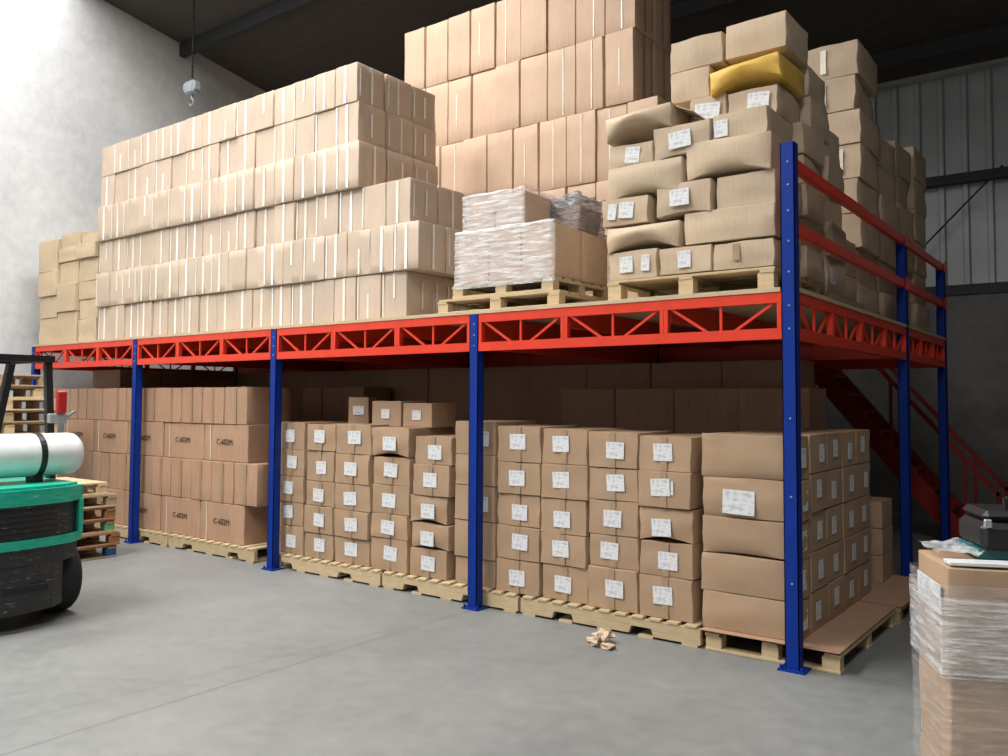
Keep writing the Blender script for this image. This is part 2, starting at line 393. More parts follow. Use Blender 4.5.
# ------------------------------------------------------------------ pallets
def pallet(L, W, H, loc, rz, label, wood='wood', kind='stringer', notch=(.24, .64), group=None, slats=11, block_mats=None):
    t = thing('wooden_pallet', label, 'pallet', loc, rz, group)
    tb = .020
    m = MB(); w = L / slats * .66
    if kind == 'block': # boards run along the length
        for k in range(6): y = (k + .5) * W / 6; m.box(0, L, y - W / 6 * .40, y + W / 6 * .40, H - tb, H, .003)
        for k in range(3): xx = (.05, L / 2, L - .05)[k]; m.box(xx - .05, xx + .05, 0, W, H - 2 * tb, H - tb)
        part('deck_slats', m, M[wood], t)
        for k in range(3): y = (.05, W / 2, W - .05)[k]; part('bottom_slat', MB().box(0, L, y - .05, y + .05, 0, tb, .003), M[wood], t)
        for i, xx in enumerate((.06, L / 2, L - .06)):
            for j, y in enumerate((.05, W / 2, W - .05)):
                bmat = (block_mats or {}).get((i, j), wood)
                part('block', MB().box(xx - .055, xx + .055, y - .045, y + .045, tb, H - 2 * tb), M[bmat], t, label=None if bmat == wood else bmat.replace('paint', '') + ' painted block')
    else:
        for k in range(slats): xx = (k + .5) * L / slats; m.box(xx - w / 2, xx + w / 2, -.008, W + .008, H - tb, H, .003)
        part('deck_slats', m, M[wood], t)
        m = MB()
        for k in range(5): xx = .08 + k * (L - .16) / 4; m.box(xx - .06, xx + .06, 0, W, 0, .018)
        part('bottom_slats', m, M[wood], t)
        for y in (.02, W / 2, W - .02):
            zt, zb = H - tb, .018
            pts = [(0, zt), (L, zt), (L, zb)]
            for nx in sorted(notch, reverse=True):
                a, b = nx * L + .10, nx * L - .10
                pts += [(a, zb), (a - .02, zb + .055), (b + .02, zb + .055), (b, zb)]
            pts += [(0, zb)]
            part('stringer', MB().prism(pts, y - .02, y + .02), M[wood], t)
    return t
G = 'pallets under the lower cartons'
YP = .115
PH = .15
pal_x = [(-10.42, -8.84, 'wooden pallet on the floor under the leftmost brown cartons, beside the green forklift'),
         (-8.80, -7.23, 'wooden pallet on the floor crossing behind the second blue post from the left'),
         (-7.21, -5.62, 'notched wooden pallet left of the middle blue post, under printed brown cartons'),
         (-5.30, -3.78, 'notched wooden pallet right of middle blue post, under the three left labelled columns'),
         (-3.75, -2.23, 'notched wooden pallet running behind the second front post from right'),
         (-2.20, -.67, 'notched wooden pallet in the right bay, under the four columns of labelled cartons')]
for i, (a, b, lb) in enumerate(pal_x):
    n = [(.25, .7), (.25, .7), (.24, .77), (.13, .69), (.23, .68), (.26, .70)][i]
    pallet(b - a, 1.15, PH, (a, YP, 0), 0, lb, notch=n, group=G)
pallet(.90, 1.5, .14, (-.635, YP, 0), 0, 'wooden pallet at the right front corner, cardboard sheet and big cartons on it', kind='block', group=G)
pallet(.93, 1.25, .14, (-.635, YP + 1.52, 0), 0, 'wooden pallet behind the right corner pallet, under the rear cardboard sheet', kind='block', wood='wood_old', group=G)

# ------------------------------------------------------------------ lower right: labelled cartons
YB = .15
def front_stack(cols, zs_list, bayname, depth=.6, skip=(), total=None, offs=0):
    n = len(cols)
    for c, ((u0, u1), ys) in enumerate(zip(cols, zs_list)):
        um = (u0 + u1) / 2; lean = 0
        zl = [at_y(um, v, YB).z for v in ys]; base = PH; s = (zl[0] - base) / (zl[0] - zl[-1])
        zl = [zl[0] - (zl[0] - z) * s for z in zl]
        x0, x1 = at_y(u0, 500, YB).x, at_y(u1, 500, YB).x
        nr = len(zl) - 1
        for r in range(nr):
            h = zl[r] - zl[r + 1] - .003; w = x1 - x0
            sd = c * 17 + r * 5 + offs
            rr = random.Random(sd)
            sag = .13 if (offs, c, r) in ((0, 3, 0), (0, 4, 2), (50, 4, 2), (0, 4, 3)) else 0
            me = carton_mesh(w - .004, depth, h, M['card_label'], sd, .010 if not sag else .014, sag)
            dy = rr.uniform(-.012, .012); dx = rr.uniform(-.008, .008) + ((.02, .012, -.022, .0, -.015)[r] if (offs, c) == (0, 4) else 0)
            o = carton(me, ((x0 + x1) / 2 + dx, YB + depth / 2 + dy + .012, zl[r + 1]), rr.uniform(-.018, .018),
                       ('unlabelled' if (offs, c, r) in ((50, 0, 1), (50, 0, 3), (50, 0, 4)) else 'labelled') + ' carton, %s column from left, %s down, %s' % (ORD[c + 1], ORD[r + 1], bayname), 'labelled cartons, ' + bayname, name='labelled_carton')
            lw, lh = .15 * w / .42, .125; lx, lz = rr.uniform(-.03, .03), h * rr.uniform(.42, .58)
            yf = -depth / 2 - .0085
            if not sag: stick(o, 'edge_glint_strip', 'tape_dull', .05, h * .98, 0, yf, h / 2)
            if (offs, c) == (50, 0): lx = .08
            if (offs, c, r) in ((50, 0, 1), (50, 0, 3), (50, 0, 4)): continue
            stick(o, 'paper_label', 'paper', lw, lh, lx, yf - .003 - front_bulge(sag, lx, lz, w, h), lz, 0, rr.uniform(-.06, .06))
            if offs == 50 and c == 4 and r == 1: stick(o, 'paper_label', 'paper', .02, lh * .8, lx + lw * .62, yf - .003, lz)
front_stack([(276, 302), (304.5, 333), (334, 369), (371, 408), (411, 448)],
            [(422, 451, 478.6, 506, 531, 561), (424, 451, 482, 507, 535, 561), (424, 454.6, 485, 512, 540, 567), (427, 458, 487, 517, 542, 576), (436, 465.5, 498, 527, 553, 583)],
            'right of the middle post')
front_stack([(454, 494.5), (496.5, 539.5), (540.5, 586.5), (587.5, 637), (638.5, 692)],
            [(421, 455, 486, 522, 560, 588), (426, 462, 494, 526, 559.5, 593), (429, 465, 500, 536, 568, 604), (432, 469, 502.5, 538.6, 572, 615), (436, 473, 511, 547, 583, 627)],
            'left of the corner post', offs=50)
# big cartons at the corner with labelled cartons down their right flank
YE = .15; ZP = .145
zl = [at_y(750, v, YE).z for v in (434.5, 478.5, 519, 557, 596)] + [ZP]
xe0, xe1 = at_y(702, 500, YE).x, at_y(797.5, 500, YE).x
for r in range(5):
    h = zl[r] - zl[r + 1] - .003; w = xe1 - xe0
    me = carton_mesh(w - .004, .26, h, M['card_label'], 200 + r, .014, .06 if r == 2 else 0, .012)
    extra = ['top one, under the dark deck', 'with a big crooked white label', 'just under the big white label', 'second from the pallet', 'lowest, resting on the cardboard sheet'][r]
    o = carton(me, ((xe0 + xe1) / 2 + (.0, .01, .0, -.005, 0)[r], YE + .13, zl[r + 1]), 0, 'wide brown carton beside the corner post, ' + extra, 'wide cartons beside the corner post', name='wide_carton')
    if r == 1: stick(o, 'paper_label', 'paper', .225, .165, -.07, -.152, h * .40, 0, .03)
    stick(o, 'paper_label', 'paper', .10, .13, w / 2 + .0085, -.02, h * .5, math.pi / 2)
ce = [.435, .83, 1.235, 1.64, 2.06]
for c in range(4):
    zz = ZP
    for r in range(5):
        h = (zl[0] - ZP) / 5 - .004; rr = random.Random(300 + c * 9 + r)
        me = carton_mesh(.66, ce[c + 1] - ce[c] - .006, h, M['card_label'], 300 + c * 7 + r, .006)
        o = carton(me, (xe1 - .33 - rr.uniform(0, .012), (ce[c] + ce[c + 1]) / 2, zz), rr.uniform(-.01, .01),
                   'labelled carton on the right flank behind corner post, %s from front, %s up' % (ORD[c + 1], ORD[r + 1]), 'flank cartons behind the corner post', name='labelled_carton')
        stick(o, 'paper_label', 'paper', .105, .125, .3385, rr.uniform(-.06, .06), h * rr.uniform(.42, .6), math.pi / 2)
        zz += h + .004
for y0, y1, nm, in ((YP - .04, YP + 1.5, 'brown cardboard sheet covering the front corner pallet beneath the wide cartons'), (YP + 1.53, YP + 2.78, 'brown cardboard sheet covering the rear pallet behind the flank cartons')):
    m = MB().box(-.655, (.27, .31)[y0 > 1], y0, y1, .14, .144); o = link('cardboard_sheet', m.mesh('cardboard_sheet', M['card_red'])); tag(o, nm, 'cardboard', 'cardboard sheets on the corner pallets')
# low stack further in
zb = .145
for r in range(3):
    h = (at_y(880, 502, 2.43).z - .145) / 3
    me = carton_mesh(.5, .42, h - .004, M['card_label'], 400 + r)
    carton(me, (-.27, 2.66, zb), .02, 'plain carton behind the flank cartons on the rear sheet, ' + ['lowest', 'middle', 'topmost'][r] + ' of three', 'plain cartons on the rear sheet'); zb += h

# ------------------------------------------------------------------ lower left: printed reddish cartons
def text_mesh(s, size):
    cu = bpy.data.curves.new('t', 'FONT'); cu.body = s; cu.size = size; cu.extrude = .0008; cu.align_x = 'CENTER'; cu.align_y = 'CENTER'
    ob = bpy.data.objects.new('t', cu); COL.objects.link(ob); dg = bpy.context.evaluated_depsgraph_get()
    me = bpy.data.meshes.new_from_object(ob.evaluated_get(dg)); bpy.data.objects.remove(ob); me.materials.clear(); me.materials.append(M['ink']); me.name = 'printed_text'
    return me
TXT = text_mesh('C-602M', .088)
kz = [.15, .575, 1.025, 1.435, 1.845]
kend = [-5.87, -5.66, -5.85, -5.87]; kw = [.80, .40, .80, .40]
kme = {(i, v): carton_mesh(kw[i] - .008, .60, kz[i + 1] - kz[i] - .004, M['card_red'], 500 + i * 3 + v, .006) for i in range(4) for v in range(2)}
KROW = ['bottom', 'third', 'second', 'top']
for r in range(4):
    x = kend[r]; k = 1
    while x - kw[r] > -10.45:
        rr = random.Random(600 + r * 31 + k)
        h = kz[r + 1] - kz[r] - .004
        o = carton(kme[(r, k % 2)], (x - kw[r] / 2, .17 + .30 + rr.uniform(-.012, .012), kz[r]), rr.uniform(-.008, .008),
                   '%s carton, %s from right in the %s row of the left ground stack' % ('printed' if kw[r] > .5 else 'narrow', ORD[k], KROW[r]), 'reddish brown cartons at the left on the ground', name='printed_carton' if kw[r] > .5 else 'narrow_carton')
        if kw[r] > .5:
            c = link('printed_text', TXT, o, (rr.uniform(-.03, .03), -.3105, h * .52)); c.rotation_euler = (math.pi / 2, 0, 0)
            stick(o, 'edge_glint_strip', 'tape', .012, h * .97, -.26, -.3085, h / 2)
        else:
            stick(o, 'edge_glint_strip', 'tape_dull', .045, h * .98, 0, -.3085, h / 2)
        x -= kw[r] + .003; k += 1

# ------------------------------------------------------------------ dark cartons in the depth under the deck
def stack_cols(x0, y0, z0, w, d, h, nc, nr, mat, label, group, ordc='from left', tape=None, seed=0, rough=.005):
    mes = [carton_mesh(w - .008, d - .006, h - .004, mat, seed + v, rough) for v in range(3)]
    for c in range(nc):
        for r in range(nr):
            rr = random.Random(seed * 97 + c * 13 + r)
            o = carton(mes[rr.randrange(3)], (x0 + (c + .5) * w, y0 + d / 2 + rr.uniform(-.01, .01), z0 + r * h), rr.uniform(-.01, .01), label % (ORD[c + 1], ORD[nr - r]), group, name='large_carton')
            if tape: stick(o, 'edge_glint_strip', tape, .03, h * .96, 0, -d / 2 - .0055, h / 2)
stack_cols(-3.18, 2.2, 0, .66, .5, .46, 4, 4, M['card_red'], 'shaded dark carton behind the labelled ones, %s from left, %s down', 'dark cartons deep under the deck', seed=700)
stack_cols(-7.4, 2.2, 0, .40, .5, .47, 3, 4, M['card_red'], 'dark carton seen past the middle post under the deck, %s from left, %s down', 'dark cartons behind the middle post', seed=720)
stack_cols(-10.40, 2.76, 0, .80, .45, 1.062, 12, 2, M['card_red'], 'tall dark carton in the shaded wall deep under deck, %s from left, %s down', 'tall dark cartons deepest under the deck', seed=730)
mes = [carton_mesh(.76, .63, 1.057, M['card_red'], 755 + v) for v in range(2)]  # cartons added to cover the lit end wall and keep the gap dark
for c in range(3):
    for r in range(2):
        carton(mes[(c + r) % 2], (-10.02, 1.13 + c * .645, r * 1.062), 0, 'added tall dark carton at the left end under deck, %s from front, %s' % (ORD[c + 1], ('lower', 'upper')[r]), 'tall dark cartons deepest under the deck', name='large_carton')
zt = at_y(346, 424, .55).z
sp = [((372, 401), 401, 'small labelled carton perched above the fourth labelled column, left of a pair'), ((403, 432), 403, 'small labelled carton perched above the fifth labelled column, right of a pair'), ((340, 354), 397, 'small carton turned askew on top of the third column')]
for i, ((u0, u1), v, lb) in enumerate(sp):
    y = .40; a, b = at_y(u0, v, y), at_y(u1, v, y); z0 = 1.455 if i < 2 else 1.47
    w = b.x - a.x
    o = carton(carton_mesh(w, .34, a.z - z0, M['card_label'], 740 + i), ((a.x + b.x) / 2, y + .17 + (.04 if i == 2 else 0), z0), .0 if i < 2 else .6, lb, 'loose cartons on the labelled columns', name='labelled_carton')
    stick(o, 'paper_label', 'paper', .11, .09, 0, -.18, (a.z - z0) * .5)

# ------------------------------------------------------------------ upper: the tall pale stack on the left
ROWS = [(2.455, -3.46, .03), (2.88, -3.285, .0), (3.315, -3.41, .03), (3.725, -4.045, -.01), (4.17, -4.105, .03), (4.57, -4.115, .02)]
TOPZ = 4.955; X0 = -8.89
D1 = {}
for r, (z, xe, dy) in enumerate(ROWS):
    h = (ROWS[r + 1][0] if r < 5 else TOPZ) - z - .004
    n = round((xe - X0) / .318); w = (xe - X0) / n
    mes = [carton_mesh(w - (.004, .008, .018)[v], .368, h, M['card_pale'], 800 + r * 3 + v, .005, cuts=4) for v in range(3)]
    rn = ORD[6 - r]
    def mk(cx, cy, label, rr, side):
        o = carton(mes[rr.randrange(3)], (cx, cy, z), rr.uniform(-.012, .012), label, 'pale taped cartons of the tall left stack', name='taped_carton')
        k = rr.random(); yf, xf = -.19, w / 2 + .0045
        tm = 'tape_white' if rr.random() < .6 else 'tape'
        if k < .62: stick(o, 'edge_glint_strip', tm, .032, h * .97, rr.uniform(-.01, .01), yf, h / 2)
        elif k < .85: stick(o, 'edge_glint_strip', tm, .024, h * .55, rr.uniform(-.02, .02), yf, h * rr.choice((.3, .7)))
        if rr.random() < .6: stick(o, 'edge_glint_strip', tm, .018, h * .95, -w / 2 + .022, yf, h / 2)  # pale strip standing in for a glint along the carton's edge
        if side:
            stick(o, 'edge_glint_strip', tm, .024, h * rr.choice((.95, .6)), xf, rr.uniform(-.02, .02), h * .5, math.pi / 2)
            if rr.random() < .5: stick(o, 'edge_glint_strip', tm, .014, h * .7, xf, -.15, h * .5, math.pi / 2)
    for c in range(n):
        rr = random.Random(900 + r * 41 + c)
        jit = rr.uniform(-.012, .012)
        mk(X0 + (c + .5) * w, .06 + dy + .184 + jit, 'pale taped carton, %s from left, %s row down, tall left deck stack' % (ORD[c + 1], rn), rr, c == n - 1)
    for kx, deep in ((n - 1, 3),) + (((n - 3, 3),) if r < 3 else ()):
        for j in range(1, deep):
            rr = random.Random(1200 + r * 11 + j + kx * 3)
            mk(X0 + (kx + .5) * w - (.0 if kx == n - 1 else 0), .06 + dy + .184 + j * .374, 'taped carton, %s from front on %s of tall left stack, %s row down' % (ORD[j + 1], 'right flank' if kx == n - 1 else 'inner flank', rn), rr, True)

# ------------------------------------------------------------------ upper: small yellowish stack at the left end
cols = [(-10.47, -9.95, (.36, .30, .34, .44)), (-9.94, -9.43, (.42, .38, .30, .20, .19)), (-9.42, -8.95, (.30, .26, .24, .30, .20, .14))]
for c, (a, b, hs) in enumerate(cols):
    z = DECK
    for r, h in enumerate(hs):
        rr = random.Random(1400 + c * 7 + r)
        o = carton(carton_mesh(b - a - .01, .5, h - .004, M['card_yel'], 1400 + c * 7 + r, .010), ((a + b) / 2 + rr.uniform(-.012, .012), .34 + rr.uniform(-.05, .03), z), rr.uniform(-.02, .02),
               'straw-coloured carton at the left deck end, %s column, %s from bottom' % (('left', 'middle', 'right')[c], ORD[r + 1]), 'straw coloured cartons at the left end', name='straw_carton')
        z += h

# ------------------------------------------------------------------ upper: tall cartons at the back
w3 = .3555; x3 = -2.17 - 9 * w3; h3 = .757
mes = [carton_mesh(w3 - (.006, .014, .034)[v], .415, h3 - .004, M['card_back'], 1500 + v, .006, cuts=4) for v in range(3)]
for r in range(5):
    for c in range(10 if r in (0, 1, 2) else 9):
        for j in range(2 if c >= 8 else 1):
            rr = random.Random(1510 + r * 37 + c * 3 + j)
            sx = -.10 if r < 3 else 0
            gap = .02 if (r == 3 and c in (2, 3)) else 0
            lb = 'tall warm-brown carton in the back stack, %s from left, %s row up' % (ORD[c + 1], ORD[r + 1])
            if j: lb = 'tall carton in second rank of the back stack, %s from left, %s row up' % (ORD[c + 1], ORD[r + 1])
            o = carton(mes[rr.randrange(3)], (x3 + (c + .5) * w3 + sx + gap * (1 if c == 3 else 0), 2.0 + .21 + j * .42 + rr.uniform(-.012, .02), DECK + r * h3), rr.uniform(-.01, .01), lb, 'tall cartons of the back stack', name='tall_carton')
            if rr.random() < .45: stick(o, 'edge_glint_strip', 'tape', .014, h3 * rr.choice((.95, .95, .5)), rr.uniform(-.05, .05), -.2135, h3 * .5)
            if c >= 8: stick(o, 'edge_glint_strip', 'tape_dull', .03, h3 * .95, w3 / 2 + .004, 0, h3 * .5, math.pi / 2)

# ------------------------------------------------------------------ upper: the shrink wrapped load on two pallets
pallet(1.27, .95, .13, (-3.10, .10, DECK), 0, 'lower of two wooden pallets under the shrink-wrapped load on the deck', kind='block', group='pallets on the deck')
pallet(1.05, .90, .125, (-2.95, .12, DECK + .13), 0, 'upper of two wooden pallets, directly under the shrink-wrapped load', kind='block', group='pallets on the deck')
zl4 = DECK + .255
ld = thing('wrapped_load', 'cartons wrapped in shiny stretch film on two pallets at the deck edge', 'wrapped load', (-2.40, .55, zl4))
def lc(x0, x1, y0, y1, z0, z1, seed, mat='card_back', tilt=0):
    o = link('carton', carton_mesh(x1 - x0 - .004, y1 - y0 - .004, z1 - z0 - .003, M[mat], seed, .007), ld, ((x0 + x1) / 2, (y0 + y1) / 2, z0)); o.rotation_euler = (0, tilt, 0); return o
for k in range(3):
    lc(-.49 + k * .335, -.16 + k * .335, -.42, 0, 0, .42, 1600 + k); lc(-.49 + k * .335, -.16 + k * .335, 0, .42, 0, .42, 1610 + k)
lc(-.42, -.12, -.40, .0, .425, .73, 1620); lc(-.11, .20, -.40, .0, .425, .73, 1621)
lc(.06, .44, .03, .38, .44, .68, 1622, tilt=.18)
def film_mesh(x0, x1, y0, y1, z0, z1, seed, amp=.007, cuts=16, top=True, side=None):
    bm = bmesh.new(); bmesh.ops.create_cube(bm, size=1); bmesh.ops.subdivide_edges(bm, edges=bm.edges[:], cuts=cuts, use_grid_fill=True)
    for v in bm.verts:
        n = noise.noise_vector(Vector((v.co.x * 5 + seed, v.co.y * 5, v.co.z * 13 + seed))); m = noise.noise(Vector((v.co.x * 9, v.co.y * 9 + seed, v.co.z * 24)))
        d = Vector((v.co.x if abs(v.co.x) > .49 else 0, v.co.y if abs(v.co.y) > .49 else 0, v.co.z if v.co.z > .49 else 0))
        v.co = Vector(((x0 + x1) / 2 + v.co.x * (x1 - x0), (y0 + y1) / 2 + v.co.y * (y1 - y0), (z0 + z1) / 2 + v.co.z * (z1 - z0))) + d * (.5 + n.x + m * .8) * amp * 2
    bmesh.ops.delete(bm, geom=[f for f in bm.faces if f.normal.z < -.9 and f.calc_center_median().z < z0 + .02] + ([f for f in bm.faces if f.calc_center_median().z > z1 - .004] if not top else []), context='FACES')
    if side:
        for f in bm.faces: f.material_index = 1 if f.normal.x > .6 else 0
    me = bpy.data.meshes.new('stretch_film'); bm.to_mesh(me); bm.free()
    me.polygons.foreach_set('use_smooth', [True] * len(me.polygons)); return me
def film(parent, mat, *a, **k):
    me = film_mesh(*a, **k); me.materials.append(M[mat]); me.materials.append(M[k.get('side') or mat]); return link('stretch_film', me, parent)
film(ld, 'film', -.51, .52, -.44, .44, -.05, .445, 3, side='film_low_sheen')  # white haze on the front stands for reflected light; right side gets less
film(ld, 'film', -.44, .215, -.42, .02, .43, .755, 8, side='film_low_sheen')
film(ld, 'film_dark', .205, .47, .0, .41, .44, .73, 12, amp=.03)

# ------------------------------------------------------------------ upper: the untidy labelled stack by the corner post
pallet(1.28, 1.05, .165, (-1.415, .13, DECK), 0, 'wooden pallet on the deck under the untidy carton stack beside the corner post', kind='block', group='pallets on the deck')
pallet(.62, 1.0, .10, (-.70, 1.25, DECK), 0, 'low dark wooden pallet on the deck behind the guard rail', kind='block', wood='wood_old', group='pallets on the deck')
ZD = DECK + .165
YF = .15
TBL = [ # px rectangle, y offset, arch, label placement (x, w) list, description
    ('a', 609, 250, 658, 279, 0, 0, [(-.05, .11), (.11, .07)], 'bottom row, left, two white labels'),
    ('a', 659, 246, 712, 273, 0, 0, [(.0, .10)], 'bottom row, middle, white label at its top'),
    ('a', 713, 240, 775, 268, 0, 0, [], 'bottom row, right, brown tape patch'),
    ('b', 608, 225, 681, 251, -.02, .42, [], 'second row up, left, sagging open'),
    ('b', 684, 207, 775, 240, .0, 0, [], 'second row up, wide plain one on the right'),
    ('c', 603, 198, 649, 225, -.02, 0, [(-.10, .07), (.02, .12)], 'third row up, leftmost, two labels'),
    ('c', 657, 181, 712, 215, -.01, .10, [(-.02, .15)], 'third row up, middle, square label'),
    ('c', 716, 172, 775, 206, .02, 0, [], 'third row up, right, plain and half shaded'),
    ('d', 609, 162, 684, 198, -.01, .25, [], 'fourth row up, left, plain drooping front'),
    ('d', 687, 137, 771, 176, -.02, .20, [], 'fourth row up, right, bulging beside the post top'),
    ('e', 608, 144, 653, 168, .0, 0, [(.02, .12)], 'fifth row up, left, white label'),
    ('e', 654, 124, 710, 158, -.01, .12, [(.0, .17)], 'fifth row up, middle, large white label'),
    ('e', 711, 109, 766, 141, .02, 0, [(-.13, .10)], 'fifth row up, right, small label at its left'),
]
zrow = {'a': (ZD, 2.838), 'b': (2.838, 3.045), 'c': (3.045, 3.275), 'd': (3.275, 3.515), 'e': (3.515, 3.735)}
for i, (rw, u0, v0, u1, v1, dy, arch, labs, ds) in enumerate(TBL):
    x0, x1 = at_y(u0, (v0 + v1) / 2, YF).x, at_y(u1, (v0 + v1) / 2, YF).x
    zt_, zb_ = at_y((u0 + u1) / 2, v0, YF).z, at_y((u0 + u1) / 2, v1, YF).z
    below = [o for o in TBL[:i]]
    z0, z1 = zrow[rw]
    # each box rests on its row below, its top follows the photograph
    z0 = max(ZD, zb_) if rw == 'a' else zb_
    h = max(.15, zt_ - z0 - .004); w = x1 - x0
    rr = random.Random(1700 + i)
    o = carton(carton_mesh(w - .006, .55, h, M['card_mess'], 1700 + i, .014, arch, .008), ((x0 + x1) / 2, YF + .275 + dy, z0), rr.uniform(-.02, .02), 'kraft carton in untidy corner stack, ' + ds, 'kraft cartons in the untidy stack', name='kraft_carton')
    for lx, lw in labs:
        stick(o, 'paper_label', 'paper', lw, .12, lx, -.275 - .014 - front_bulge(arch, lx, h * .52, w, h), h * .52, 0, rr.uniform(-.15, .15))
    if not labs and rw == 'a': stick(o, 'edge_glint_strip', 'tape_dull', .05, h * .6, rr.uniform(-.1, .1), -.275 - .016, h * .6)
def kc(x0, x1, y0, y1, z0, z1, seed, ds, mat='card_mess', arch=0, tilt=0, rz=0, name='kraft carton in untidy corner stack, ', group='kraft cartons in the untidy stack', rough=.014, label=None):
    o = carton(carton_mesh(x1 - x0 - .006, y1 - y0 - .006, z1 - z0 - .004, M[mat], seed, rough, arch, .008), ((x0 + x1) / 2, (y0 + y1) / 2, z0), rz, name + ds, group, tilt=tilt, name='kraft_carton' if group != 'tan cartons behind the guard rail' else 'tan_carton')
    if label: stick(o, 'paper_label', 'paper', label[0], .12, label[1], -(y1 - y0) / 2 - .02, (z1 - z0) * .5, 0, .1)
    return o
fo = kc(-1.42, -.87, .12, .62, 3.69, 3.88, 1750, 'top left, slumped open with torn flap', arch=.5, tilt=-.05)
fl = part('flap', MB().box(0, .17, -.20, .20, -.003, .003), M['card_mess'], fo, (.265, 0, .175)); fl.rotation_euler = (0, math.radians(28), 0)
fl = part('flap', MB().box(-.24, .24, 0, .09, -.003, .003), M['card_mess'], fo, (0, -.24, .185)); fl.rotation_euler = (math.radians(16), 0, 0)
kc(-.86, -.58, .42, .92, 3.74, 3.99, 1751, 'sixth row up, middle, white label', label=(.2, .0))
kc(-.56, -.19, .40, .92, 3.745, 3.965, 1752, 'sixth row up, right, under the yellow one', label=(.16, .05))
o = kc(-.67, -.15, .36, .92, 3.975, 4.155, 1753, '', mat='yellow', arch=.4, tilt=-.09); o['label'] = 'yellow sagging carton near the top of the untidy corner stack'; o.name = 'yellow_carton'; o['group'] = 'yellow carton'
kc(-1.04, -.72, .45, .95, 3.995, 4.235, 1754, 'seventh row up, left of the yellow one')
kc(-1.05, -.62, .46, .96, 4.24, 4.48, 1755, 'top row, left')
kc(-.60, -.14, .46, .96, 4.24, 4.50, 1756, 'top row, right, above the yellow one')
# second and third rank, seen past the corner post
SR = 'kraft carton on right flank of untidy stack, '
z = ZD
for r, h in enumerate((.23, .22, .24, .22, .24, .26, .25)):
    kc(-.62, -.13 + (.02, -.01, .03, 0, .02, .0, -.02)[r], .735 + (.22 if r > 4 else 0), 1.22 + (.22 if r > 4 else 0), z, z + h, 1760 + r, 'behind the front rank, %s row up' % ORD[r + 1], name=SR, mat='card_mess', rz=(.03, -.02, .02, .04, -.03, 0, .02)[r]); z += h
z = DECK + .10
for r, h in enumerate((.30, .26, .27, .26, .27)):
    o = kc(-.66, -.12 + (.0, .03, -.02, .01, -.03)[r], 1.46 if r > 4 else 1.28, 1.80, z, z + h, 1780 + r, 'third rank by the rail, %s row up' % ORD[r + 1], name=SR, rz=(.0, .05, -.04, .03, 0)[r])
    if r == 0: stick(o, 'paper_label', 'paper', .14, .13, .275, -.1, .15, math.pi / 2)
    z += h
z = DECK
for r, h in enumerate((.33, .30)):
    kc(-.62, -.14, 1.84, 2.24, z, z + h, 1790 + r, 'fourth rank by the rail, %s' % ('on the deck', 'upper')[r], name=SR); z += h

# ------------------------------------------------------------------ upper: tall flank of cartons along the right rail
FL = 'tan carton in tall flank behind guard rail, '
spans = [(2.36, 3.08, 8, .313), (3.10, 3.85, 6, .312), (3.87, 4.55, 6, .33), (4.57, 5.22, 6, .345)]
for s, (ya, yb, nr, h) in enumerate(spans):
    for r in range(nr):
        rr = random.Random(1800 + s * 19 + r)
        jx = rr.uniform(-.05, .03)
        o = kc(-.62, -.13 + jx, ya, yb, DECK + r * h, DECK + (r + 1) * h, 1800 + s * 19 + r, '%s column from front, %s row up' % (ORD[s + 1], ORD[r + 1]), name=FL, group='tan cartons behind the guard rail', rz=rr.uniform(-.03, .03), rough=.018)
        if rr.random() < .4: stick(o, 'edge_glint_strip', 'tape', .05, h * .7, rr.uniform(-.1, .1), -(yb - ya) / 2 - .016, h * .5)
    if s == 0:
        for r in range(nr):
            kc(-1.20, -.64, ya + .02, yb, DECK + r * h, DECK + (r + 1) * h, 1900 + r, 'inner column, %s row up' % ORD[r + 1], name=FL, group='tan cartons behind the guard rail')

# ------------------------------------------------------------------ forklift (rear corner in view)
fk = thing('forklift', 'green and black forklift with white gas cylinder, cut by the left edge', 'forklift', (-5.6, -2.65, 0))
# local frame: +X is the truck's rear, Y across
RX = .86; HW = .58
def rear_outline(hw, bulge, n=9):
    pts = []
    for k in range(n):
        a = -1 + 2 * k / (n - 1); pts.append((RX - bulge * a * a - (.05 if abs(a) == 1 else 0), a * hw))
    return pts
def cw(z0, z1, hw, bulge, xf, inset=0):
    pts = [(x - inset, y) for x, y in rear_outline(hw, bulge)]
    return [(xf, -hw)] + pts + [(xf, hw)]
part('counterweight', MB().prism(cw(0, 0, HW - .02, .10, .1, .03), .47, .93, 'XY').prism(cw(0, 0, HW - .13, .10, .2, .02), .13, .47, 'XY'), M['scuff'], fk)
part('cowl', MB().prism(cw(0, 0, HW, .10, -.2), .915, 1.03, 'XY').prism(cw(0, 0, HW - .03, .10, -.2, .03), 1.03, 1.05, 'XY'), M['green'], fk)
part('bumper_band', MB().prism(cw(0, 0, HW, .10, .1, 0), .60, .665, 'XY'), M['green'], fk)
part('corner_strip', MB().box(RX - .24, RX - .125, HW - .035, HW, .66, .92, .006), M['green'], fk)
part('corner_strip', MB().box(RX - .24, RX - .125, -HW, -HW + .035, .66, .92, .006), M['green'], fk)
g = MB()
for k in range(5): g.prism([(x - .022, y * .80) for x, y in rear_outline(HW, .08)] + [(RX - .15, HW * .80), (RX - .15, -HW * .80)], .70 + k * .042, .715 + k * .042, 'XY')
part('grille', g, M['black'], fk)
part('tow_slot', MB().box(RX - .12, RX - .018, -.05, .28, .28, .335, .005), M['black'], fk)
part('chassis', MB().box(-1.35, .5, -HW + .06, HW - .06, .22, .60, .02).box(-1.0, .2, -HW + .03, HW - .03, .60, .93, .03), M['green'], fk)
part('floor_plate', MB().box(-1.3, -.7, -HW + .03, HW - .03, .60, .64), M['iron'], fk)
